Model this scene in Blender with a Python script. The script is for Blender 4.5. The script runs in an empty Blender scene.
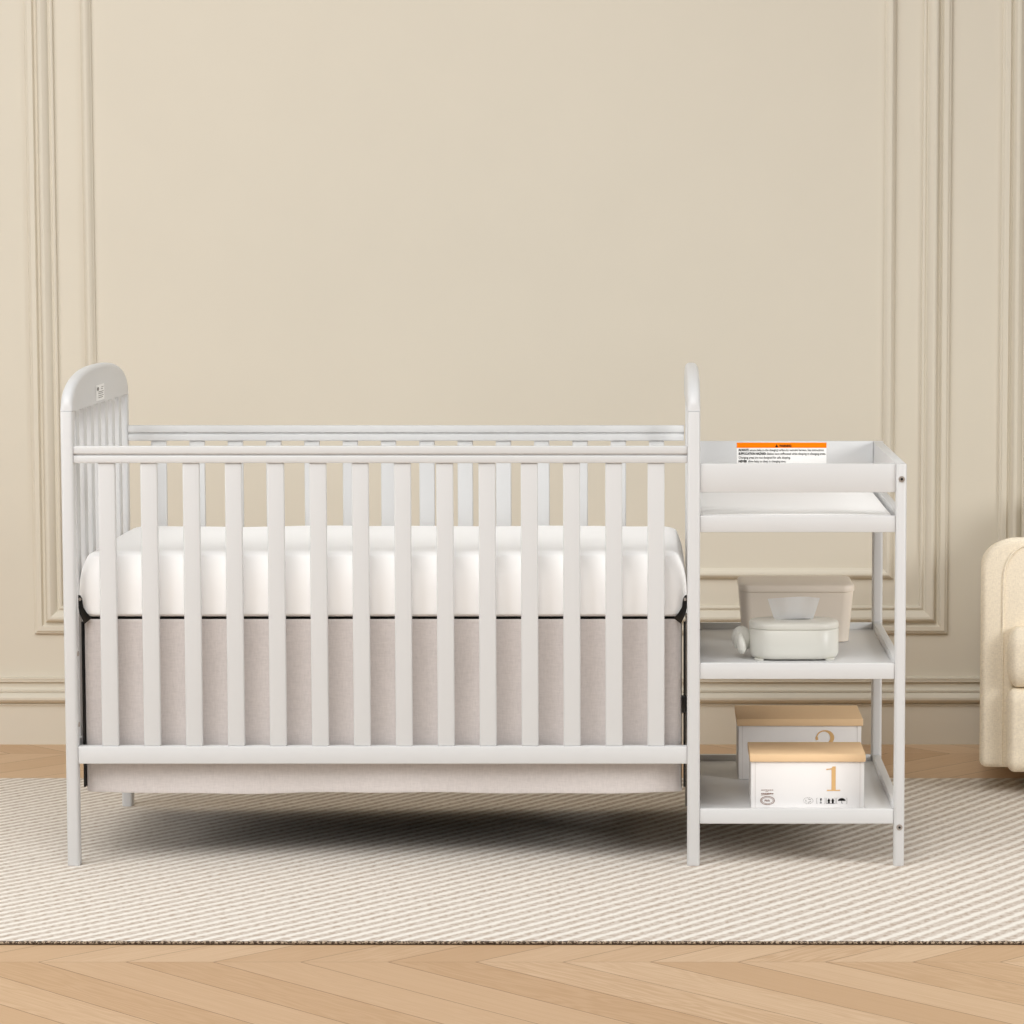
import bpy, bmesh, math, random
from mathutils import Vector, Matrix, noise
random.seed(7)
PI = math.pi
SC = bpy.context.scene
COL = SC.collection

# ------------------------------------------------------------------ materials
def lin(c):
    return tuple(((v/255)/12.92 if v/255 <= .04045 else ((v/255+.055)/1.055)**2.4) for v in c)

class NT:
    """small helper round a material's node tree"""
    def __init__(s, name):
        s.m = bpy.data.materials.new(name); s.m.use_nodes = True
        s.t = s.m.node_tree; s.n = s.t.nodes; s.l = s.t.links
        s.b = s.n['Principled BSDF']
    def node(s, typ, **kw):
        n = s.n.new(typ)
        for k, v in kw.items(): setattr(n, k, v)
        return n
    def link(s, a, b): s.l.new(a, b)
    def setin(s, sock, v):
        if hasattr(v, 'is_output'): s.l.new(v, sock)
        else: sock.default_value = v
    def math(s, op, a, b=0.0, c=None):
        n = s.node('ShaderNodeMath', operation=op)
        s.setin(n.inputs[0], a); s.setin(n.inputs[1], b)
        if c is not None: s.setin(n.inputs[2], c)
        return n.outputs[0]
    def mix(s, f, a, b):
        n = s.node('ShaderNodeMix', data_type='RGBA')
        s.setin(n.inputs[0], f)
        s.setin(n.inputs[6], a if hasattr(a, 'is_output') else (*a, 1))
        s.setin(n.inputs[7], b if hasattr(b, 'is_output') else (*b, 1))
        return n.outputs[2]
    def coords(s):
        return s.node('ShaderNodeTexCoord').outputs['Object']
    def noise(s, vec, scale, detail=3, rough=.5):
        n = s.node('ShaderNodeTexNoise'); s.link(vec, n.inputs['Vector'])
        n.inputs['Scale'].default_value = scale; n.inputs['Detail'].default_value = detail
        n.inputs['Roughness'].default_value = rough
        return n.outputs['Fac']
    def mapping(s, vec, scale=(1, 1, 1), rot=(0, 0, 0)):
        n = s.node('ShaderNodeMapping'); s.link(vec, n.inputs['Vector'])
        n.inputs['Scale'].default_value = scale; n.inputs['Rotation'].default_value = rot
        return n.outputs[0]
    def bump(s, h, strength, dist):
        n = s.node('ShaderNodeBump'); s.setin(n.inputs['Height'], h)
        n.inputs['Strength'].default_value = strength; n.inputs['Distance'].default_value = dist
        s.link(n.outputs[0], s.b.inputs['Normal'])

def plain(name, rgb, rough=.5, var=.04, scale=30, metal=0., bump=0., spec=.5):
    t = NT(name); c = lin(rgb)
    f = t.noise(t.coords(), scale)
    col = t.mix(f, tuple(v*(1-var) for v in c), tuple(min(1, v*(1+var)) for v in c))
    t.link(col, t.b.inputs['Base Color'])
    t.b.inputs['Roughness'].default_value = rough; t.b.inputs['Metallic'].default_value = metal
    t.b.inputs['Specular IOR Level'].default_value = spec
    if bump: t.bump(f, bump, .002)
    return t.m

def fabric(name, rgb, dark=.8, scale=500, rough=.95, streak=(1, .12), bump=.35):
    """woven cloth: crossed stretched noise"""
    t = NT(name); c = lin(rgb); co = t.coords()
    a = t.noise(t.mapping(co, (1, 1, streak[1])), scale, 2)
    b = t.noise(t.mapping(co, (streak[1], streak[1], 1)), scale, 2)
    g = t.noise(co, 9, 3)
    f = t.math('MULTIPLY_ADD', t.math('ADD', a, b), .42, t.math('MULTIPLY', g, .16))
    r = t.node('ShaderNodeValToRGB'); t.link(f, r.inputs[0])
    r.color_ramp.elements[0].position = .32; r.color_ramp.elements[0].color = (*[v*dark for v in c], 1)
    r.color_ramp.elements[1].position = .68; r.color_ramp.elements[1].color = (*[min(1, v*(2-dark)) for v in c], 1)
    t.link(r.outputs[0], t.b.inputs['Base Color'])
    t.b.inputs['Roughness'].default_value = rough
    t.b.inputs['Specular IOR Level'].default_value = .15
    t.bump(f, bump, .0015)
    return t.m

def wood_floor(name):
    t = NT(name); co = t.coords()
    sx = t.node('ShaderNodeSeparateXYZ'); t.link(co, sx.inputs[0]); x, y = sx.outputs[0], sx.outputs[1]
    H, W = .819, .1715
    v = t.math('DIVIDE', t.math('ADD', y, .8956), H)           # row coordinate, seam at v = integer
    tri = t.math('PINGPONG', v, 1.0)                           # 0 at the "<" seams, 1 at the ">" seams
    u = t.math('DIVIDE', t.math('SUBTRACT', t.math('ADD', x, 1.2022), t.math('MULTIPLY', tri, H)), W)
    pid = t.math('FLOOR', u); fu = t.math('FRACT', u)
    row = t.math('FLOOR', v)
    cid = t.node('ShaderNodeCombineXYZ'); t.link(pid, cid.inputs[0]); t.link(row, cid.inputs[1])
    wn = t.node('ShaderNodeTexWhiteNoise', noise_dimensions='3D'); t.link(cid.outputs[0], wn.inputs[0])
    # gap lines between boards and at the seams
    e = t.math('MINIMUM', fu, t.math('SUBTRACT', 1.0, fu))
    gap = t.math('LESS_THAN', e, .0090)
    vs = t.math('FRACT', v); es = t.math('MINIMUM', vs, t.math('SUBTRACT', 1.0, vs))
    seam = t.math('LESS_THAN', es, .0016)
    line = t.math('MAXIMUM', gap, t.math('MULTIPLY', seam, .55))
    # grain runs along each board: along = tri*H*sqrt2, across = u*W/sqrt2
    gv = t.node('ShaderNodeCombineXYZ')
    t.link(t.math('MULTIPLY', tri, 1.9), gv.inputs[0])
    t.link(t.math('MULTIPLY_ADD', fu, 2.3, t.math('MULTIPLY', wn.outputs[0], 57)), gv.inputs[1])
    t.link(t.math('MULTIPLY', wn.outputs[0], 31), gv.inputs[2])
    warp = t.noise(t.mapping(gv.outputs[0], (.9, .7, 1)), 1.6, 2, .45)
    rings = t.math('MULTIPLY_ADD', t.math('SINE', t.math('MULTIPLY', warp, 70)), .5, .5)
    streak = t.noise(t.mapping(gv.outputs[0], (.9, 7, 1)), 2.2, 4, .6)
    fine = t.noise(t.mapping(gv.outputs[0], (2.2, 30, 1)), 3.0, 3, .6)
    w3 = t.node('ShaderNodeTexWhiteNoise', noise_dimensions='3D'); t.link(t.mapping(cid.outputs[0], (1.7, 2.3, 1)), w3.inputs[0])
    base = t.mix(wn.outputs[0], lin((196, 162, 126)), lin((220, 192, 160)))
    base = t.mix(t.math('MULTIPLY', t.math('MULTIPLY', rings, t.math('POWER', w3.outputs[0], 2.0)), .50), base, lin((176, 138, 98)))
    st = t.node('ShaderNodeMapRange'); t.link(streak, st.inputs[0]); st.inputs[1].default_value = .42; st.inputs[2].default_value = .68
    base = t.mix(t.math('MULTIPLY', st.outputs[0], .42), base, lin((184, 148, 110)))
    base = t.mix(t.math('MULTIPLY', fine, .25), base, lin((186, 150, 114)))
    col = t.mix(t.math('MULTIPLY', line, .72), base, lin((104, 72, 46)))
    t.link(col, t.b.inputs['Base Color'])
    t.b.inputs['Roughness'].default_value = .48
    t.b.inputs['Specular IOR Level'].default_value = .35
    t.bump(t.math('SUBTRACT', t.math('MULTIPLY', fine, .10), line), .2, .0015)
    return t.m

def rug_material(name, side=False):
    t = NT(name); co = t.coords()
    if side:      # bound edge: little dark stitches on tan yarn
        sx = t.node('ShaderNodeSeparateXYZ'); t.link(co, sx.inputs[0])
        n1 = t.noise(t.mapping(co, (1, 1, 2.2)), 260, 1)
        w = t.math('SINE', t.math('MULTIPLY', sx.outputs[0], 2*PI/.012))
        f = t.math('GREATER_THAN', t.math('ADD', n1, t.math('MULTIPLY', w, .08)), .53)
        low = t.math('LESS_THAN', sx.outputs[2], .0030)
        col = t.mix(f, lin((70, 56, 44)), lin((186, 168, 146)))
        col = t.mix(t.math('MULTIPLY', low, .8), col, lin((52, 40, 30)))
        t.link(col, t.b.inputs['Base Color']); t.b.inputs['Roughness'].default_value = 1
        return t.m
    sx = t.node('ShaderNodeSeparateXYZ'); t.link(co, sx.inputs[0]); x, y = sx.outputs[0], sx.outputs[1]
    wob = t.noise(co, 55, 2)
    # ribs run diagonally and open out a little across the rug
    q = t.math('MULTIPLY_ADD', x, -2.2, 17.2)
    ph = t.math('SUBTRACT', t.math('MULTIPLY', y, q), t.math('MULTIPLY', x, 24.0))
    ph = t.math('MULTIPLY_ADD', wob, .22, ph)
    rib = t.math('MULTIPLY_ADD', t.math('COSINE', t.math('MULTIPLY', ph, 2*PI)), .5, .5)     # 1 on a rib
    along = t.math('ADD', t.math('MULTIPLY', x, .62), t.math('MULTIPLY', y, .79))
    dv = t.node('ShaderNodeCombineXYZ'); t.link(t.math('MULTIPLY', along, 1.0), dv.inputs[0]); t.link(t.math('MULTIPLY', ph, .035), dv.inputs[1])
    knots = t.noise(dv.outputs[0], 75, 2, .6)
    fib = t.noise(co, 330, 3, .7)
    r = t.node('ShaderNodeValToRGB'); t.link(rib, r.inputs[0])
    r.color_ramp.elements[0].position = .30; r.color_ramp.elements[0].color = (*lin((206, 195, 184)), 1)
    r.color_ramp.elements[1].position = .82; r.color_ramp.elements[1].color = (*lin((233, 228, 219)), 1)
    groove = t.math('SUBTRACT', 1.0, rib)
    k = t.node('ShaderNodeMapRange'); t.link(knots, k.inputs[0]); k.inputs[1].default_value = .44; k.inputs[2].default_value = .62
    dash = t.math('MULTIPLY', t.math('POWER', groove, .8), k.outputs[0])
    col = t.mix(t.math('MULTIPLY', dash, .75), r.outputs[0], lin((166, 147, 130)))
    col = t.mix(t.math('MULTIPLY', t.math('SUBTRACT', fib, .3), .35), col, lin((196, 180, 164)))
    t.link(col, t.b.inputs['Base Color']); t.b.inputs['Roughness'].default_value = 1
    t.b.inputs['Specular IOR Level'].default_value = .05
    h = t.math('ADD', t.math('MULTIPLY_ADD', fib, .3, rib), t.math('MULTIPLY', k.outputs[0], -.2))
    t.bump(h, .45, .003)
    return t.m

M = {
 'paint':   plain('white_paint', (214, 214, 214), .42, .012, 14),
 'wall':    plain('cream_wall_paint', (217, 209, 193), .75, .015, 5, spec=.2),
 'sheet':   plain('white_mattress_cover', (252, 251, 250), .9, .01, 25, spec=.1),
 'pad':     plain('white_wipeable_pad', (250, 249, 248), .6, .01, 20, spec=.3),
 'linen':   fabric('grey_linen', (215, 208, 205), .92, 330, streak=(1, .2)),
 'uphol':   fabric('cream_upholstery', (243, 230, 208), .87, 330, streak=(1, .35), bump=.3),
 'absorber':  plain('added_light_absorber', (62, 58, 55), .95, .05, 60, spec=.1),
 'black':   plain('black_metal', (14, 14, 14), .35, .1, 40),
 'steel':   plain('nickel_steel', (168, 158, 150), .5, .05, 60, metal=.4),
 'bin':     plain('beige_plastic', (238, 226, 211), .45, .015, 20),
 'ceram':   plain('white_glazed_plastic', (228, 226, 217), .32, .01, 20),
 'tissue':  plain('tissue_paper', (254, 254, 254), .9, .01, 30, spec=.1),
 'card':    plain('white_card', (243, 240, 238), .6, .01, 25, spec=.2),
 'seam':    plain('seam_shade', (222, 217, 213), .7),
 'tanlid':  plain('tan_card', (240, 206, 164), .6, .02, 25, spec=.2),
 'gold':    plain('tan_print', (226, 184, 128), .6, .02, 40, spec=.1),
 'brownp':  plain('brown_print', (128, 84, 66), .7, .04, 90, spec=.1),
 'greyp':   plain('grey_print', (140, 136, 132), .7, .04, 90, spec=.1),
 'blackp':  plain('black_print', (28, 26, 25), .7, .04, 90, spec=.1),
 'orange':  plain('orange_print', (255, 128, 0), .6, .01, 50, spec=.1),
 'label':   plain('white_label', (248, 247, 245), .6, .01, 40, spec=.2),
 'wood':    plain('dark_leg_wood', (86, 60, 40), .5, .1, 40),
 'floor':   wood_floor('oak_chevron_parquet'),
 'rug':     rug_material('ribbed_wool'),
 'rugside': rug_material('bound_rug_edge', True),
}

# ------------------------------------------------------------------ mesh helpers
def box(bm, x0, x1, y0, y1, z0, z1, bev=.002, seg=2):
    t = bmesh.new(); bmesh.ops.create_cube(t, size=1)
    for v in t.verts:
        v.co = ((x0+x1)/2+v.co.x*(x1-x0), (y0+y1)/2+v.co.y*(y1-y0), (z0+z1)/2+v.co.z*(z1-z0))
    if bev:
        bev = min(bev, .49*min(x1-x0, y1-y0, z1-z0))
        bmesh.ops.bevel(t, geom=t.edges[:], offset=bev, segments=seg, profile=.5, affect='EDGES')
    join(bm, t); return bm

def join(bm, t):
    m = bpy.data.meshes.new('tmp'); t.to_mesh(m); t.free(); bm.from_mesh(m); bpy.data.meshes.remove(m)

def prism(bm, pts, axis, a, b, bev=0, seg=3):
    """outline pts (2D) extruded along axis 'x' or 'y' or 'z' from a to b"""
    t = bmesh.new()
    def P(p, d):
        return {'x': (d, p[0], p[1]), 'y': (p[0], d, p[1]), 'z': (p[0], p[1], d)}[axis]
    lo = [t.verts.new(P(p, a)) for p in pts]; hi = [t.verts.new(P(p, b)) for p in pts]
    n = len(pts)
    f1 = t.faces.new(lo); f2 = t.faces.new(hi)
    for i in range(n): t.faces.new((lo[i], lo[(i+1) % n], hi[(i+1) % n], hi[i]))
    bmesh.ops.recalc_face_normals(t, faces=t.faces[:])
    if bev:
        ed = set(f1.edges) | set(f2.edges)
        bmesh.ops.bevel(t, geom=list(ed), offset=bev, segments=seg, profile=.5, affect='EDGES')
    join(bm, t); return bm

def rbox(bm, lo, hi, r, n=10, arc=6, fn=None):
    """rounded box with a dense even grid; r is one radius or one per axis; fn deforms each point"""
    if not hasattr(r, '__len__'): r = (r, r, r)
    c = [(lo[i]+hi[i])/2 for i in range(3)]; h = [(hi[i]-lo[i])/2 for i in range(3)]
    t = bmesh.new(); ax = []
    for i in range(3):
        inner = h[i]-r[i]
        a = [inner+r[i]*math.tan(PI/4*k/arc) for k in range(arc+1)]
        ax.append([-v for v in reversed(a)] + [inner*(-1+2*k/n) for k in range(1, n)] + a)
    cache = {}
    def V(p):
        k = tuple(round(q, 6) for q in p)
        if k not in cache:
            q = [max(-(h[i]-r[i]), min(h[i]-r[i], p[i])) for i in range(3)]
            d = Vector([(p[i]-q[i])/r[i] for i in range(3)])
            if d.length > 1e-9: d.normalize()
            co = Vector([c[i]+q[i]+d[i]*r[i] for i in range(3)])
            if fn: co = fn(co)
            cache[k] = t.verts.new(co)
        return cache[k]
    for i in range(3):
        j, k = (i+1) % 3, (i+2) % 3
        for s in (-1, 1):
            for a in range(len(ax[j])-1):
                for b in range(len(ax[k])-1):
                    q = []
                    for (u, v) in ((a, b), (a+1, b), (a+1, b+1), (a, b+1)):
                        p = [0, 0, 0]; p[i] = s*h[i]; p[j] = ax[j][u]; p[k] = ax[k][v]; q.append(V(p))
                    if len(set(q)) == 4:
                        t.faces.new(q if s > 0 else q[::-1])
    bmesh.ops.recalc_face_normals(t, faces=t.faces[:])
    join(bm, t); return bm

def tube(bm, pts, r, seg=8, closed=False):
    pts = [Vector(p) for p in pts]; n = len(pts); t = bmesh.new(); rings = []
    for i, p in enumerate(pts):
        a = pts[i-1] if (i or closed) else p; b = pts[(i+1) % n] if (i < n-1 or closed) else p
        d = (b-a).normalized()
        up = Vector((0, 1, 0)) if abs(d.y) < .9 else Vector((1, 0, 0))
        u = d.cross(up).normalized(); w = d.cross(u)
        rr = r[i] if hasattr(r, '__len__') else r
        rings.append([t.verts.new(p+(u*math.cos(2*PI*k/seg)+w*math.sin(2*PI*k/seg))*rr) for k in range(seg)])
    for i in range(n if closed else n-1):
        A, B = rings[i], rings[(i+1) % n]
        for k in range(seg): t.faces.new((A[k], A[(k+1) % seg], B[(k+1) % seg], B[k]))
    if not closed:
        t.faces.new(rings[0]); t.faces.new(rings[-1])
    bmesh.ops.recalc_face_normals(t, faces=t.faces[:])
    join(bm, t); return bm

def loft(bm, rings, cap=True):
    t = bmesh.new(); R = [[t.verts.new(p) for p in r] for r in rings]; n = len(R[0])
    for A, B in zip(R, R[1:]):
        for k in range(n): t.faces.new((A[k], A[(k+1) % n], B[(k+1) % n], B[k]))
    if cap: t.faces.new(R[0]); t.faces.new(R[-1])
    bmesh.ops.recalc_face_normals(t, faces=t.faces[:])
    join(bm, t); return bm

def rrect(x0, x1, y0, y1, r, seg=8):
    """rounded rectangle outline, counter-clockwise"""
    out = []
    for cx, cy, a in ((x1-r, y1-r, 0), (x0+r, y1-r, 90), (x0+r, y0+r, 180), (x1-r, y0+r, 270)):
        for k in range(seg+1):
            th = math.radians(a+90*k/seg); out.append((cx+r*math.cos(th), cy+r*math.sin(th)))
    return out

def new(): return bmesh.new()

ROOT = {}
def obj(name, bm, mat, parent=None, smooth=True, angle=35, label=None):
    me = bpy.data.meshes.new(name); bm.to_mesh(me); bm.free()
    for m in (mat if isinstance(mat, (list, tuple)) else [mat]): me.materials.append(m)
    o = bpy.data.objects.new(name, me); COL.objects.link(o)
    if smooth:
        for p in me.polygons: p.use_smooth = True
        try: me.set_sharp_from_angle(angle=math.radians(angle))
        except Exception: pass
    if parent is not None:
        r = parent
        while r.parent: r = r.parent
        me.transform(Matrix.Translation(-r.location)); o.parent = parent
    if label: o['label'] = label
    return o

def thing(name, label, cat, loc=(0, 0, 0), group=None):
    o = bpy.data.objects.new(name, None); COL.objects.link(o); o.location = loc
    o.empty_display_size = .05
    o['label'] = label; o['category'] = cat
    if group: o['group'] = group
    return o

def tag(o, label, cat, group=None):
    o['label'] = label; o['category'] = cat
    if group: o['group'] = group
    return o

def struct(name, bm, mat, label=None, **kw):
    o = obj(name, bm, mat, **kw); o['kind'] = 'structure'
    if label: o['label'] = label
    return o

def text(bm, s, x, y, z, size, width=None, bold=0., align='LEFT'):
    """lettering facing -Y, as flat mesh"""
    cu = bpy.data.curves.new('t', 'FONT'); cu.body = s; cu.size = size; cu.align_x = align; cu.offset = bold
    cu.resolution_u = 2
    o = bpy.data.objects.new('t', cu); COL.objects.link(o); bpy.context.view_layer.update()
    me = bpy.data.meshes.new_from_object(o.evaluated_get(bpy.context.evaluated_depsgraph_get()))
    bpy.data.objects.remove(o); bpy.data.curves.remove(cu)
    if me.vertices:
        xs = [v.co.x for v in me.vertices]; w = max(xs)-min(xs)
        k = width/w if width and w else 1
        me.transform(Matrix.Scale(k, 4, (1, 0, 0)))
        me.transform(Matrix.Translation((x, y, z)) @ Matrix.Rotation(PI/2, 4, 'X'))
        bm.from_mesh(me)
    bpy.data.meshes.remove(me); return bm

def poly(bm, pts, y):
    """flat polygon facing -Y from (x, z) pairs"""
    f = bm.faces.new([bm.verts.new((p[0], y, p[1])) for p in pts])
    f.normal_update()
    if f.normal.y > 0: f.normal_flip()
    return bm

def stroke(bm, pts, w, y, closed=False):
    """flat ribbon along pts; w is one width or one per point"""
    n = len(pts); L = []
    for i, p in enumerate(pts):
        a = pts[i-1] if (i or closed) else p; b = pts[(i+1) % n] if (i < n-1 or closed) else p
        dx, dz = b[0]-a[0], b[1]-a[1]; l = math.hypot(dx, dz) or 1
        ww = (w[i] if hasattr(w, '__len__') else w)/2
        L.append((bm.verts.new((p[0]-dz/l*ww, y, p[1]+dx/l*ww)), bm.verts.new((p[0]+dz/l*ww, y, p[1]-dx/l*ww))))
    for i in range(n if closed else n-1):
        A, B = L[i], L[(i+1) % n]
        bm.faces.new((A[0], B[0], B[1], A[1]))
    return bm

# ------------------------------------------------------------------ setting
FZ = -.008          # floor level; the rug's top is z = 0
WY = 1.735         # face of the back wall
b = new(); box(b, -4.2, 4.2, -5.0, WY+.1, FZ-.06, FZ, 0)
struct('floor', b, M['floor'], 'light oak chevron parquet floor', smooth=False)
b = new(); box(b, -4.2, 4.2, WY, WY+.12, FZ, 3.0, 0)
struct('wall_back', b, M['wall'], 'plain cream painted wall', smooth=False)

def sweep_x(bm, prof, x0, x1):
    """(depth, z) profile run along x against the back wall"""
    loft(bm, [[(x, WY-d, z) for d, z in prof] for x in (x0, x1)])
def arcp(c0, c1, r0, r1, a0, a1, n=7):
    return [(c0+r0*math.cos(math.radians(a0+(a1-a0)*k/n)), c1+r1*math.sin(math.radians(a0+(a1-a0)*k/n))) for k in range(n+1)]
prof = [(0, FZ), (.020, FZ), (.020, .1005), (.0235, .102), (.0235, .1045), (.020, .107)]
prof += arcp(.018, .1225, .019, .0145, -80, 80)
prof += [(.019, .1395), (.023, .1405), (.023, .1445), (.014, .1465), (.011, .150), (.010, .165), (.012, .1665), (.019, .1675), (.019, .173), (.021, .1745), (.021, .1785), (0, .180)]
b = new(); sweep_x(b, prof, -4.2, 4.2)
struct('baseboard_back', b, M['wall'], 'tall moulded cream baseboard', angle=28)

def frame(bm, x0, x1, z0, z1, prof):
    """moulding frame; prof = (inset from outer edge, height off the wall), mitred"""
    rings = []
    for ins, h in prof:
        rings.append([(x0+ins, WY-h, z0+ins), (x1-ins, WY-h, z0+ins), (x1-ins, WY-h, z1-ins), (x0+ins, WY-h, z1-ins)])
    t = bmesh.new(); R = [[t.verts.new(p) for p in r] for r in rings]
    for A, B in zip(R, R[1:]):
        for k in range(4): t.faces.new((A[k], A[(k+1) % 4], B[(k+1) % 4], B[k]))
    bmesh.ops.recalc_face_normals(t, faces=t.faces[:]); join(bm, t)
outer = [(0, 0), (0, .008), (.003, .011), (.0055, .011), (.007, .014), (.010, .0155), (.021, .0155), (.0235, .012), (.025, .007), (.031, .006), (.033, .010)]
outer += [(.036+.0, .018), (.039, .0225), (.043, .0245), (.048, .024), (.053, .021), (.058, .0165), (.062, .012), (.0635, .008), (.068, .007), (.0695, .010), (.073, .0115), (.0765, .010), (.078, .006), (.0785, 0)]
inner = [(0, 0), (0, .006), (.0025, .010), (.006, .0145), (.011, .0175), (.016, .0175), (.021, .015), (.0245, .011), (.026, .008), (.029, .006), (.0295, 0)]
TOPZ = 2.72
n = 1
for (x0, x1, lab) in ((-1.7139, .8231, 'wide panel behind the crib'), (.962, 3.500, 'next panel past the armchair'), (-4.1, -1.857, 'next panel on the far side of the headboard')):
    b = new(); frame(b, x0, x1, .301, TOPZ, outer)
    struct('trim_%d' % n, b, M['wall'], 'stepped outer moulding of the '+lab, angle=25); n += 1
    b = new(); frame(b, x0+.1525, x1-.1525, .4545, TOPZ-.1535, inner)
    struct('trim_%d' % n, b, M['wall'], 'slim inner moulding of the '+lab, angle=25); n += 1

# ------------------------------------------------------------------ rug
rug = thing('woven_rug', 'cream rug with diagonal rope ribs lying under the crib', 'rug', (0, .19, FZ))
b = new(); box(b, -2.05, 1.9, -.746, 1.132, FZ+.0005, 0, .0015, 2)
rt = obj('woven_top', b, M['rug'], rug)
rt.data.transform(Matrix.Translation(rug.location)); rt.data.transform(Matrix.Translation(-rug.location))
pts = rrect(-2.05, 1.9, -.746, 1.132, .004, 2)
b = new(); tube(b, [(p[0], p[1], FZ/2-.0002) for p in pts], .0037, 8, True)
obj('bound_edge', b, M['rugside'], rug, label='dark stitched edge of the rug')

# ------------------------------------------------------------------ crib with changing station
CR = thing('crib', 'white slatted wooden crib with attached open-shelf changing station', 'crib', (-.6, .38, 0))
XA, XB, XC, XD = -1.3096, -1.2822, .0804, .1087       # end frames
PT = M['paint']
def post(x0, x1, y0, y1, z1, name='post'):
    b = new(); prism(b, rrect(x0, x1, y0, y1, .007, 4), 'z', .0002, z1, .0015, 2)
    return obj(name, b, PT, CR)
for x0, x1 in ((XA, XB), (XC, XD)):
    post(x0, x1, -.004, .030, 1.0202); post(x0+(.003 if x0 > 0 else 0), x1, .728, .760, 1.0202)
    # arched headboard cap
    pts = [(0, 1.0208)]
    N = 40
    for k in range(N+1):
        a = PI*(1-k/N); cth, sth = math.cos(a), math.sin(a); e = 2/2.55
        pts.append((.38+.38*math.copysign(abs(cth)**e, cth), 1.0210+.0885*abs(sth)**e))
    pts.append((.76, 1.0208))
    t = new(); prism(t, pts, 'x', x0, x1)
    # round the arched rim only
    ed = [e for e in t.edges if abs(e.verts[0].co.x-e.verts[1].co.x) < 1e-6 and not (e.verts[0].co.z < 1.0211 and e.verts[1].co.z < 1.0211)]
    bmesh.ops.bevel(t, geom=ed, offset=.0105, segments=5, profile=.5, affect='EDGES')
    cap = obj('headboard_cap', t, PT, CR, angle=40)
    if x0 == XA:
        # little white maker's label on the inside of the cap
        bm = new(); y0, y1, z0, z1 = .300, .408, 1.0265, 1.0635; X = XB+.0006
        f = bm.faces.new([bm.verts.new(p) for p in ((X, y0, z0), (X, y1, z0), (X, y1, z1), (X, y0, z1))])
        obj('care_label', bm, M['label'], cap, smooth=False, label='small white label with printed lines')
        bm = new(); X += .0005
        def yz(a, c, d, e): bm.faces.new([bm.verts.new((X, a, c)), bm.verts.new((X, d, c)), bm.verts.new((X, d, e)), bm.verts.new((X, a, e))])
        bm.faces.new([bm.verts.new((X, .324+.013*math.cos(k*PI/8), 1.0540+.0045*math.sin(k*PI/8))) for k in range(16)])
        for zz, ya, yb in ((1.0565, .364, .397), (1.0525, .364, .390), (1.0465, .326, .397), (1.0425, .326, .392), (1.0375, .326, .397), (1.0333, .326, .388)):
            yz(ya, zz-.0007, yb, zz+.0007)
        obj('printed_mark', bm, M['greyp'], cap, smooth=False)
    # vertical slats of the end frame and its rails
    xm = (x0+x1)/2
    for k in range(7):
        y = .380+(k-3)*.0945
        b = new(); box(b, xm-.008, xm+.008, y-.020, y+.020, .28, 1.0212, .003)
        obj('end_slat', b, PT, CR)
    b = new(); box(b, xm-.010, xm+.010, .032, .728, .2318, .281, .003); obj('end_rail', b, PT, CR)

# long rails front and rear, grooved top rail
def rail_x(y0, y1, z0, z1, grooved, front):
    b = new(); x0, x1 = XB, XC
    if grooved:
        gz0, gz1 = .9218, .9262
        s = -1 if front else 1
        ys = (y0, y1)
        box(b, x0, x1, y0, y1, gz1, z1, .0018, 2)
        box(b, x0, x1, y0, y1, z0, gz0, .0018, 2)
        box(b, x0, x1, y0+.005, y1-.005, gz0-.004, gz1+.004, 0)
    else: box(b, x0, x1, y0, y1, z0, z1, .002, 2)
    return b
obj('top_rail', rail_x(.002, .026, .9058, .9433, True, True), PT, CR, angle=50)
obj('top_rail', rail_x(.734, .758, .9058, .9433, True, False), PT, CR, angle=50)
obj('bottom_rail', rail_x(.001, .027, .2312, .2703, False, True), PT, CR)
obj('bottom_rail', rail_x(.733, .759, .2312, .2703, False, False), PT, CR)
for k in range(14):
    x = -1.2104+k*(1.2104+.0106)/13
    b = new(); box(b, x-.0189, x+.0189, .006, .020, .2698, .9062, .0035, 3); obj('slat', b, PT, CR)
for k in range(14):
    x = -1.2080+k*(1.2080+.0132)/13
    b = new(); box(b, x-.0189, x+.0189, .739, .753, .2698, .9062, .0035, 3); obj('slat', b, PT, CR)

# mattress support: black deck and its hanging brackets
b = new(); box(b, -1.262, .056, .050, .694, .5480, .5553, .0006); obj('mattress_support', b, M['black'], CR, label='black mattress deck')
brk = [(-1.2815, .6081), (-1.2770, .6075), (-1.2725, .6000), (-1.2700, .5800), (-1.2620, .5670), (-1.2540, .5590), (-1.2540, .5540), (-1.2680, .5430), (-1.2790, .5652), (-1.2815, .5800)]
for s_ in (1, -1):
    P = brk if s_ > 0 else [(-1.2018-p[0], p[1]) for p in brk]
    b = new(); prism(b, P, 'y', .0290, .0325, .0010, 2); br = obj('support_bracket', b, M['black'], CR, label='black metal bracket')
    b = new(); cx = -1.2775 if s_ > 0 else .0757
    bmesh.ops.create_cone(b, cap_ends=True, segments=14, radius1=.0036, radius2=.003, depth=.003, matrix=Matrix.Translation((cx, .0276, .5985)) @ Matrix.Rotation(PI/2, 4, 'X'))
    obj('bolt', b, M['steel'], br)
# slim black strips beside the skirt; the right one paints gap shadow
for x0, x1 in ((-1.2795, -1.2745), (.0725, .0775)):
    b = new(); box(b, x0, x1, .050, .068, .170, .545, .001); obj('dark_gap_strip', b, M['black'], CR, label='slim black strip for the dark gap')
b = new(); box(b, .0690, .0800, .048, .066, .3395, .3775, .002); obj('latch', b, M['black'], CR, label='black plastic latch')
for zz in (.478, .318):
    b = new(); bmesh.ops.create_cone(b, cap_ends=True, segments=12, radius1=.006, radius2=.005, depth=.003, matrix=Matrix.Translation((XB+.0012, .016, zz)) @ Matrix.Rotation(PI/2, 4, 'Y'))
    obj('bolt', b, M['steel'], CR)

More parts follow.
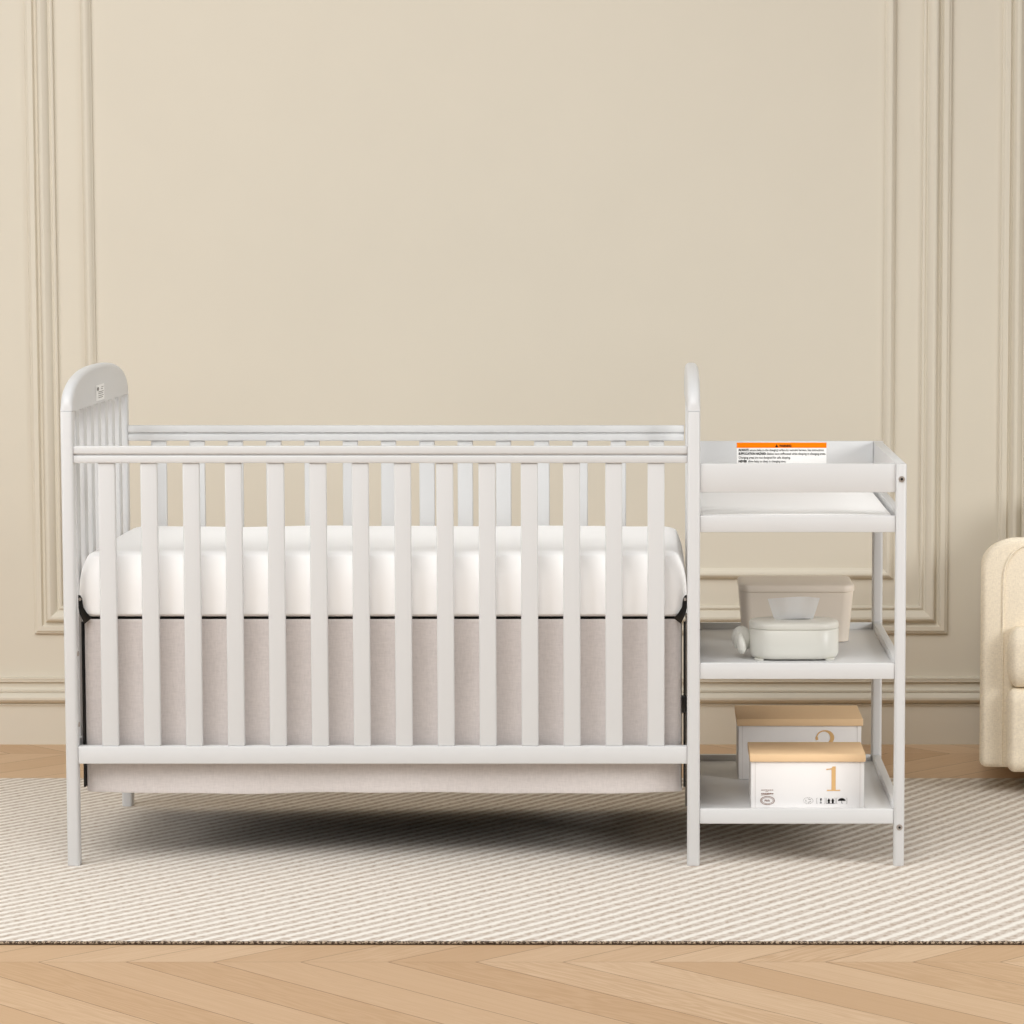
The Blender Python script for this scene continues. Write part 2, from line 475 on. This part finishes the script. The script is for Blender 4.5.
# changing station
EX0, EX1 = .5436, .5672
post(EX0, EX1, -.004, .028, .9041, 'station_post'); post(EX0, EX1+.002, .730, .760, .9041, 'station_post')
def slab(name, x0, x1, y0, y1, z0, z1, bev=.002, mat=PT, parent=CR):
    b = new(); box(b, x0, x1, y0, y1, z0, z1, bev); return obj(name, b, mat, parent)
slab('tray_front_board', XD, EX0, .003, .018, .8407, .9041)
rearb = slab('tray_rear_board', XD, EX0, .728, .743, .8407, .9055)
slab('tray_side_board', EX0+.0005, EX1-.0005, .030, .730, .8407, .9041)
slab('tray_front_rail', XD, EX0, .002, .020, .7515, .7883)
slab('tray_rear_rail', XD, EX0, .735, .753, .7515, .7883)
slab('tray_side_rail', EX0+.003, EX1-.001, .030, .730, .7515, .7935)
slab('tray_side_rail', XD, XD+.014, .030, .730, .7516, .7640)
slab('tray_floor', XD+.014, EX0+.003, .020, .735, .7560, .7640, .001)
for (z0, z1, sz) in ((.4225, .4585, .4415), (.0953, .1294, .1141)):
    sh = slab('shelf', XD+.001, EX0+.003, .018, .7305, sz-.012, sz, .001)
    slab('shelf_front_rail', XD, EX0, .001, .018, z0, z1, .002, PT, sh)
    slab('shelf_rear_rail', XD, EX0, .7305, .7485, z0, z1-.001, .002, PT, sh)
    slab('shelf_side_rail', EX0+.003, EX1-.002, .030, .730, z0, z1, .002, PT, sh)
    slab('shelf_side_rail', XD, XD+.012, .030, .730, z0, sz-.0125, .002, PT, sh)
for zz, xx in ((.8707, .5556), (.0883, .5560)):
    b = new(); bmesh.ops.create_cone(b, cap_ends=True, segments=24, radius1=.0072, radius2=.0062, depth=.003, matrix=Matrix.Translation((xx, -.0048, zz)) @ Matrix.Rotation(PI/2, 4, 'X'))
    sc = obj('screw', b, M['steel'], CR, label='nickel screw head')
    b = new(); bmesh.ops.create_cone(b, cap_ends=True, segments=6, radius1=.0030, radius2=.0030, depth=.001, matrix=Matrix.Translation((xx, -.0065, zz)) @ Matrix.Rotation(PI/2, 4, 'X'))
    obj('hex_socket', b, M['black'], sc)

# warning label on the rear board of the tray
LY = .7274
b = new(); poly(b, [(.2093, .8480), (.4290, .8480), (.4290, .8895), (.2093, .8895)], LY)
obj('warning_label', b, M['label'], rearb, smooth=False, label='white warning label with an orange header')
b = new(); poly(b, [(.2093, .8890), (.4290, .8890), (.4290, .9020), (.2093, .9020)], LY-.0003)
obj('label_header', b, M['orange'], rearb, smooth=False, label='orange header strip')
b = new(); y = LY-.0008
poly(b, [(.3033, .8908), (.3108, .8908), (.30705, .8982)], y)
text(b, 'WARNING', .3135, y, .8913, .0082, .030, .0003)
def tline(z, bold, rest, w1, w2):
    text(b, bold, .2138, y, z, .0080, w1, .00030) if bold else None
    text(b, rest, .2138+(w1+.0022 if bold else 0), y, z, .0080, w2, .00008)
tline(.8812, 'ALWAYS', 'secure baby to the changing surface by restraint harness. See instructions.', .0250, .1820)
tline(.8722, 'SUFFOCATION HAZARD:', 'Babies have suffocated while sleeping in changing areas.', .0680, .1430)
tline(.8627, '', 'Changing areas are not designed for safe sleeping.', 0, .1270)
tline(.8535, 'NEVER', 'allow baby to sleep in changing area.', .0210, .0930)
obj('label_lettering', b, M['blackp'], rearb, smooth=False, label='black lettering')

# ------------------------------------------------------------------ mattress, skirt, changing pad
def soft(co):
    n_ = noise.noise(co*5.0)*.0022 + noise.noise(co*14)*.0007
    k = max(0, min(1, (co.z-.600)/.100))**2.6          # shoulders draw in towards the top
    x = -.601+(co.x+.601)*(1-.033*k); y = .376+(co.y-.376)*(1-.075*k)
    z = co.z
    fx = (co.x+.601)/.68; fy = (co.y-.376)/.34
    if z > .66: z += .005*(1-min(1, fx*fx))*(1-min(1, fy*fy))+n_
    return Vector((x+n_*.5, y+n_, z))
b = new(); rbox(b, (-1.2850, .034, .5558), (.0795, .718, .7020), (.035, .035, .010), 26, 7, soft)
tag(obj('crib_mattress', b, M['sheet'], None, angle=80), 'thick white crib mattress lying between the slatted crib sides', 'mattress')
def hang(co):
    k = max(0, min(1, (.30-co.z)/.14))
    z = co.z + k*(.0016*math.sin(co.x*9.0+.6)+.0009*math.sin(co.x*23))
    if co.y > .6: z -= k*.110*min(1, (co.y-.6)/.08)          # unseen back, lengthened to block light under the crib
    y = co.y + k*.003*math.sin(co.x*14) + .001*noise.noise(co*6)
    return Vector((co.x, y, z))
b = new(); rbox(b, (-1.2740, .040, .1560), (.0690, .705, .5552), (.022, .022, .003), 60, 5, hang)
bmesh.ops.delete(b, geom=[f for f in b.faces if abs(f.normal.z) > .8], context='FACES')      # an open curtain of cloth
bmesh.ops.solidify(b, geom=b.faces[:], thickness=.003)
b.normal_update()
for f in b.faces:                                     # unseen inner faces, made dark to soak up bounced light
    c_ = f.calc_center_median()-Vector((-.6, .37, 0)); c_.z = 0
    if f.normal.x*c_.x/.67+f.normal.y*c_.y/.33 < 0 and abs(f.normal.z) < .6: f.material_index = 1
tag(obj('crib_skirt', b, [M['linen'], M['absorber']], None, angle=80), 'grey linen crib skirt hanging below the white mattress', 'crib skirt')
def padf(co):
    return Vector((co.x, co.y, co.z+(.0012*noise.noise(co*7) if co.z > .78 else 0)))
b = new(); rbox(b, (.1110, .0225, .7645), (.5380, .7300, .7885), (.006, .006, .006), 14, 4, padf)
tag(obj('changing_pad', b, M['pad'], None, angle=80), 'flat white changing pad lying in the tray above the shelves', 'changing pad')

# ------------------------------------------------------------------ things on the middle shelf
MZ = .4415
def stadium(x0, x1, y0, y1, r, z, seg=10): return [(p[0], p[1], z) for p in rrect(x0, x1, y0, y1, r, seg)]
TX0, TX1, TY0, TY1 = .2256, .4300, .150, .288
TB = thing('tissue_box', 'cream-white rounded tissue box with a bulbous knob on its side', 'tissue box', (.3244, .2245, MZ))
def rings_box(x0, x1, y0, y1, r, prof):
    return [stadium(x0+d, x1-d, y0+d, y1-d, max(r-d, .004), z) for d, z in prof]
b = new(); loft(b, rings_box(TX0, TX1, TY0, TY1, .058, [(.030, .4442), (.012, .4445), (.005, .4470), (.001, .4530), (0, .460), (0, .5110), (.0015, .5124)]))
obj('body', b, M['ceram'], TB, angle=60)
b = new(); loft(b, rings_box(TX0, TX1, TY0, TY1, .058, [(.0025, .5124), (.0002, .5136), (-.0004, .5160), (-.0002, .5235), (.002, .5265), (.006, .5285), (.013, .5293), (.040, .5296)]))
lid = obj('lid', b, M['ceram'], TB, angle=60)
b = new(); loft(b, [[(.327+.040*math.cos(a*PI/12)*k, .2245+.008*math.sin(a*PI/12)*k, .5299) for a in range(24)] for k in (1, .2)])
obj('slot', b, M['greyp'], lid)
for fx in (.2475, .4075):
    for fy in (.172, .266):
        b = new(); loft(b, [[(fx+r*math.cos(a*PI/8), fy+r*math.sin(a*PI/8), z) for a in range(16)] for r, z in ((.0105, MZ+.0002), (.0130, .4465))]); obj('foot', b, M['ceram'], TB)
def ell(bm, c, r, seg=20, rot=None):
    t = bmesh.new(); bmesh.ops.create_uvsphere(t, u_segments=seg, v_segments=seg//2+2, radius=1)
    m = Matrix.Translation(c) @ (rot or Matrix.Identity(4)) @ Matrix.Diagonal((*r, 1))
    bmesh.ops.transform(t, matrix=m, verts=t.verts[:]); join(bm, t); return bm
b = new(); ell(b, (.2085, .222, .4855), (.0235, .027, .0290), 28, Matrix.Rotation(-.15, 4, 'Y'))
hd = obj('side_knob', b, M['ceram'], TB, angle=80)
b = new(); tube(b, [(.2035, .2010, .5000), (.2035, .1960, .4940), (.2050, .1915, .4850), (.2070, .1890, .4740), (.2078, .1890, .4650), (.2078, .1900, .4590), (.2076, .1925, .4560)], [.003, .0065, .0092, .0108, .0108, .0085, .004], 16)
obj('knob_ridge', b, M['ceram'], hd, angle=80)
b = new(); ell(b, (.1965, .2060, .4850), (.0060, .0110, .0210), 18, Matrix.Rotation(.12, 4, 'Y')); obj('knob_lobe', b, M['ceram'], hd, angle=80)
# tissue sheet standing in the slot
b = new(); t = bmesh.new(); G = []
for j in range(9):
    v = j/8; row = []
    for i in range(17):
        u = i/16*2-1
        half = .0445+.0155*v**.9
        row.append(t.verts.new((.3275+u*half, .2245+.006*math.sin(u*2.2)*(1-.4*v)+.004*v*math.sin(u*5), .5297+v*(.0480+.0035*(1-u*u))+.0012*v*u)))
    G.append(row)
for j in range(8):
    for i in range(16): t.faces.new((G[j][i], G[j][i+1], G[j+1][i+1], G[j+1][i]))
bmesh.ops.solidify(t, geom=t.faces[:], thickness=.0008); join(b, t)
tag(obj('tissue', b, M['tissue'], None, angle=70), 'white paper tissue standing up out of the tissue box', 'tissue')

BN = thing('storage_bin', 'beige tapered plastic storage bin with lid behind the tissue box', 'storage bin', (.347, .575, MZ))
b = new(); R = []
for z, k, dz in ((MZ+.0005, 0, 0), (MZ+.002, 0, 0), (.5632, 1, 0)):
    x0, x1 = .2200-.0090*k, .4715+.0100*k; y0, y1 = .480-.010*k, .667+.014*k
    ins = .004 if z < MZ+.001 else 0
    R.append(stadium(x0+ins, x1-ins, y0+ins, y1-ins, .026, z, 8))
loft(b, R); obj('body', b, M['bin'], BN, angle=60)
b = new(); loft(b, [stadium(.2095+d, .4840-d, .466+d, .684-d, max(.03-d, .01), z, 8) for d, z in ((.004, .5625), (.0005, .5640), (0, .5660), (.0003, .5760), (.002, .5790), (.006, .5808), (.014, .5815), (.05, .5817))])
obj('lid', b, M['bin'], BN, angle=60)

# ------------------------------------------------------------------ cardboard boxes on the bottom shelf
BZ = .1141
def carton(label, x0, x1, y0, y1, zb, zl, zt, ov):
    t = thing('storage_box', label, 'storage box', ((x0+x1)/2, (y0+y1)/2, BZ))
    b = new(); box(b, x0, x1, y0, y1, BZ+.0003, zb+.004, .0012, 2); bd = obj('body', b, M['card'], t)
    # folded corner edges
    for xx in (x0+.0095, x1-.0095):
        b = new(); poly(b, [(xx-.0006, BZ+.002), (xx+.0006, BZ+.002), (xx+.0006, zb), (xx-.0006, zb)], y0-.0004)
        obj('corner_seam', b, M['seam'], bd, smooth=False)
    b = new(); box(b, x0-ov, x1+ov, y0-.005, y1+.005, zl, zt, .0015, 2); obj('lid', b, M['tanlid'], t, label='tan lid')
    return t, bd
def didot_one(bm, x, z, h, y):
    w = h*.17; poly(bm, [(x-w/2, z+h*.03), (x+w/2, z+h*.03), (x+w/2, z+h), (x+w/2-h*.05, z+h), (x-w/2, z+h*.90)], y)
    poly(bm, [(x-h*.27, z), (x+h*.27, z), (x+h*.27, z+h*.045), (x-h*.27, z+h*.045)], y-.0001)
    poly(bm, [(x-h*.30, z+h*.86), (x-w/2, z+h*.88), (x+w/2-h*.05, z+h), (x+w/2-h*.12, z+h), (x-w/2, z+h*.925), (x-h*.30, z+h*.90)], y-.0002)
b1, bd1 = carton('front white box with a tan lid and printed number 1', .2259, .4818, .075, .240, .2241, .2241, .2408, .003)
yy = .0744
b = new(); didot_one(b, .4125, .1568, .0560, yy); obj('printed_number', b, M['gold'], bd1, smooth=False, label='tan number 1')
b = new()
def squig(x0, x1, z, amp, w, k):
    random.seed(k)
    for i in range(k):
        a = x0+(x1-x0)*i/k; e = a+(x1-x0)/k*.72
        stroke(b, [(a, z-amp*random.random()), ((a+e)/2, z+amp), (e, z-amp*random.random())], w, yy)
squig(.2490, .2772, .1612, .0009, .0014, 6); squig(.2585, .2655, .1578, .0005, .0009, 2)
squig(.2490, .2765, .1528, .0012, .0018, 7)
stroke(b, [(.2490, .1500), (.2620, .1512), (.2770, .1535)], .0009, yy)
cx, cz = .2632, .1375
for rx, rz, w in ((.0160, .0096, .0009), (.0125, .0068, .0005)):
    stroke(b, [(cx+rx*math.cos(k*PI/16), cz+rz*math.sin(k*PI/16)) for k in range(32)], w, yy, True)
for k in range(26):
    a = k*2*PI/26; stroke(b, [(cx+.0133*math.cos(a), cz+.0075*math.sin(a)), (cx+.0148*math.cos(a), cz+.0087*math.sin(a))], .0008, yy)
for dx in (-.0050, -.0012, .0030): stroke(b, [(cx+dx-.0012, cz-.0022), (cx+dx-.0006, cz+.0022), (cx+dx+.0012, cz+.0004), (cx+dx+.0016, cz-.0022)], .0011, yy)
for v in b.verts: v.co.z -= .0028
obj('printed_emblem', b, M['brownp'], bd1, smooth=False, label='brown oval emblem and lines of print')
b = new(); cx, cz = .3555, .1372
for k in range(16):
    a = k*2*PI/16; stroke(b, [(cx+.0110*math.cos(a), cz+.0070*math.sin(a)), (cx+.0110*math.cos(a+.2), cz+.0070*math.sin(a+.2))], .0011, yy)
for k in range(3):
    a = k*2*PI/3+.5
    stroke(b, [(cx+.0065*math.cos(a), cz+.0040*math.sin(a)), (cx+.0065*math.cos(a+1.2), cz+.0040*math.sin(a+1.2))], .0012, yy)
for x in (.3745, .3935, .3965, .4165, .4195, .4430):
    s = .0022 if x in (.3745, .3965, .4195) else -.0022
    stroke(b, [(x+s, .1432), (x, .1432), (x, .1302), (x+s, .1302)], .0007, yy)
for v in b.verts: v.co.z -= .0028
obj('recycling_mark', b, M['greyp'], bd1, smooth=False)
b = new()
poly(b, [(.3820, .1425), (.3860, .1425), (.3855, .1385), (.3845, .1372), (.3845, .1330), (.3865, .1322), (.3865, .1312), (.3815, .1312), (.3815, .1322), (.3835, .1330), (.3835, .1372), (.3825, .1385)], yy)
for x in (.4020, .4110):
    poly(b, [(x-.0022, .1312), (x+.0022, .1312), (x+.0022, .1370), (x+.0036, .1370), (x, .1428), (x-.0036, .1370), (x-.0022, .1370)], yy)
poly(b, [(.3975, .1302), (.4155, .1302), (.4155, .1309), (.3975, .1309)], yy)
poly(b, [(.4312+.0085*math.cos(k*PI/12), .1368+.0062*math.sin(k*PI/12)) for k in range(13)], yy)
stroke(b, [(.4312, .1370), (.4312, .1318), (.4322, .1308), (.4334, .1316)], .0009, yy)
for v in b.verts: v.co.z -= .0028
obj('handling_symbols', b, M['blackp'], bd1, smooth=False, label='black handling symbols')
b2, bd2 = carton('larger white box with a tan lid and number 2 behind the front box', .2083, .5007, .464, .668, .2439, .2439, .2610, .004)
# serif figure 2
b = new(); yy = .4634; X, Z, Hh = .4130, .1760, .0570
P2 = []; W2 = []
for k in range(25):
    a = math.radians(200-k*(200+52)/24); P2.append((X+.0185*math.cos(a), Z+Hh-.0180+.0165*math.sin(a))); W2.append(.0030+.0065*max(0, math.cos(a))**1.2+(.0030 if k < 3 else 0))
for k in range(1, 9):
    f = k/8; p = P2[24]; P2.append((p[0]+(X-.0205-p[0])*f, p[1]+(Z+.003-p[1])*f)); W2.append(.006*(1-f)+.002)
stroke(b, P2, W2, yy); poly(b, [(X-.0215, Z), (X+.0205, Z), (X+.0225, Z+.0125), (X+.0205, Z+.0125), (X+.0180, Z+.0065), (X-.0215, Z+.004)], yy-.0001)
obj('printed_number', b, M['gold'], bd2, smooth=False, label='tan number 2')

# ------------------------------------------------------------------ armchair
UP = M['uphol']
AC = thing('armchair', 'cream upholstered armchair beside the changing station', 'armchair', (.829, .905, FZ))
ox, oy = AC.location.x, AC.location.y
def arm(x0, x1, mirror):
    def corner(cx, cz, rx, rz, a, n): return [(cx+rx*math.cos(math.radians(a+90*k/n)), cz+rz*math.sin(math.radians(a+90*k/n))) for k in range(n+1)]
    z0, z1, r, q = .0665, .651, .088, .018
    seen = corner(x1-r, z1-r, r, r, 0, 10)+corner(x0+r, z1-r, r, r, 90, 10)+corner(x0+q, z0+q, q, q, 180, 4)+corner(x1-q, z0+q, q, q, 270, 4)
    t = new(); prism(t, seen, 'y', oy, oy+.70, .017, 6)
    for v in t.verts: v.co.z -= .105*max(0, v.co.y-oy-.03)*(max(0, v.co.z-.3)/.35)      # arms dip towards the back
    return t
W = .80
for x0, m in ((ox, False), (ox+W-.20, True)):
    a = obj('armrest', arm(x0, x0+.20, m), UP, AC, angle=60)
    pts = []
    w0, w1 = (.056, .150)
    for k in range(7): pts.append((x0+w0, oy-.001, .075+k*.0740))
    for k in range(1, 9):
        an = PI-k*PI/2/8; pts.append((x0+w0+.07+.07*math.cos(an), oy-.001, .545+.091*math.sin(an)))
    if m: pts = [(2*x0+.20-p[0], p[1], p[2]) for p in pts]
    else: pts.append((x0+.16, oy-.001, .636))
    b = new(); tube(b, pts, .0032, 8); obj('welt', b, UP, a)
b = new(); rbox(b, (ox+.19, oy+.50, .20), (ox+W-.19, oy+.76, .72), .06, 8, 6); obj('backrest', b, UP, AC, angle=80)
def cush(co): return co+Vector((.002*noise.noise(co*9), .002*noise.noise(co*8), .002*noise.noise(co*7)))
b = new(); rbox(b, (ox+.067, oy-.050, .062), (ox+W-.062, oy+.50, .2745), (.022, .026, .034), 10, 6, cush); obj('seat_base', b, UP, AC, angle=80)
def crown(co):
    k = max(0, 1-((co.x-ox-W/2)/(W/2-.06))**2); q = .018*k if co.z > .35 else 0
    return co+Vector((.002*noise.noise(co*9), .002*noise.noise(co*8), q))
b = new(); rbox(b, (ox+.067, oy-.058, .2770), (ox+W-.062, oy+.50, .4260), (.026, .035, .056), 10, 6, crown)
sc_ = obj('seat_cushion', b, UP, AC, angle=80)
b = new(); tube(b, [(ox+.085+k*(W-.17)/20, oy-.030, .4165+.0165*(1-((k-10)/10)**2)) for k in range(21)], .0022, 8); obj('welt', b, UP, sc_)
for lx in (.16, W-.16):
    for ly in (.10, .66):
        b = new(); loft(b, [[(ox+lx+r*math.cos(a*PI/8), oy+ly+r*math.sin(a*PI/8), z) for a in range(16)] for r, z in ((.014, FZ+.0085 if ly < .2 else FZ+.0005), (.022, .0700))])
        obj('leg', b, M['wood'], AC)
AC.rotation_euler = (0, 0, math.radians(-6))

# ------------------------------------------------------------------ light
w = bpy.data.worlds.new('soft_room_light'); SC.world = w; w.use_nodes = True
wt = w.node_tree; bg = wt.nodes['Background']
tc = wt.nodes.new('ShaderNodeTexCoord'); sp = wt.nodes.new('ShaderNodeSeparateXYZ'); rp = wt.nodes.new('ShaderNodeValToRGB')
wt.links.new(tc.outputs['Generated'], sp.inputs[0]); wt.links.new(sp.outputs[2], rp.inputs[0]); wt.links.new(rp.outputs[0], bg.inputs[0])
rp.color_ramp.elements[0].position = .2; rp.color_ramp.elements[0].color = (.05, .049, .047, 1)
rp.color_ramp.elements[1].position = .58; rp.color_ramp.elements[1].color = (1, .972, .935, 1)
bg.inputs[1].default_value = .36
def area(name, loc, target, sx, sy, power, col, spread=180):
    d = bpy.data.lights.new(name, 'AREA'); d.shape = 'RECTANGLE'; d.size = sx; d.size_y = sy; d.energy = power; d.color = col; d.spread = math.radians(spread)
    o = bpy.data.objects.new(name, d); COL.objects.link(o); o.location = loc
    o.rotation_euler = (Vector(target)-Vector(loc)).to_track_quat('-Z', 'Y').to_euler()
    return o
area('window_light', (-4.6, -2.4, 2.0), (0, .8, .7), 2.6, 2.2, 90, (1, 1, .995))
area('ceiling_softbox', (-1.4, -3.2, 5.0), (-.1, .7, .5), 4.2, 4.0, 238, (1, .998, .99))
area('far_window_light', (4.0, -2.3, 1.9), (.5, .4, .2), 1.8, 1.4, 19, (1, .995, .98), 70)

# ------------------------------------------------------------------ camera
cam = bpy.data.cameras.new('camera'); co = bpy.data.objects.new('camera', cam); COL.objects.link(co)
cam.sensor_width = 36; cam.lens = 3154.39/1024*36; cam.shift_x = (512-651.23)/1024
co.location = (0, -6.9777, 1.4283); co.rotation_euler = (PI/2-.0902, 0, 0)
cam.clip_end = 100
SC.camera = co
SC.view_settings.view_transform = 'Standard'; SC.view_settings.look = 'None'
SC.view_settings.exposure = 0; SC.view_settings.gamma = 1
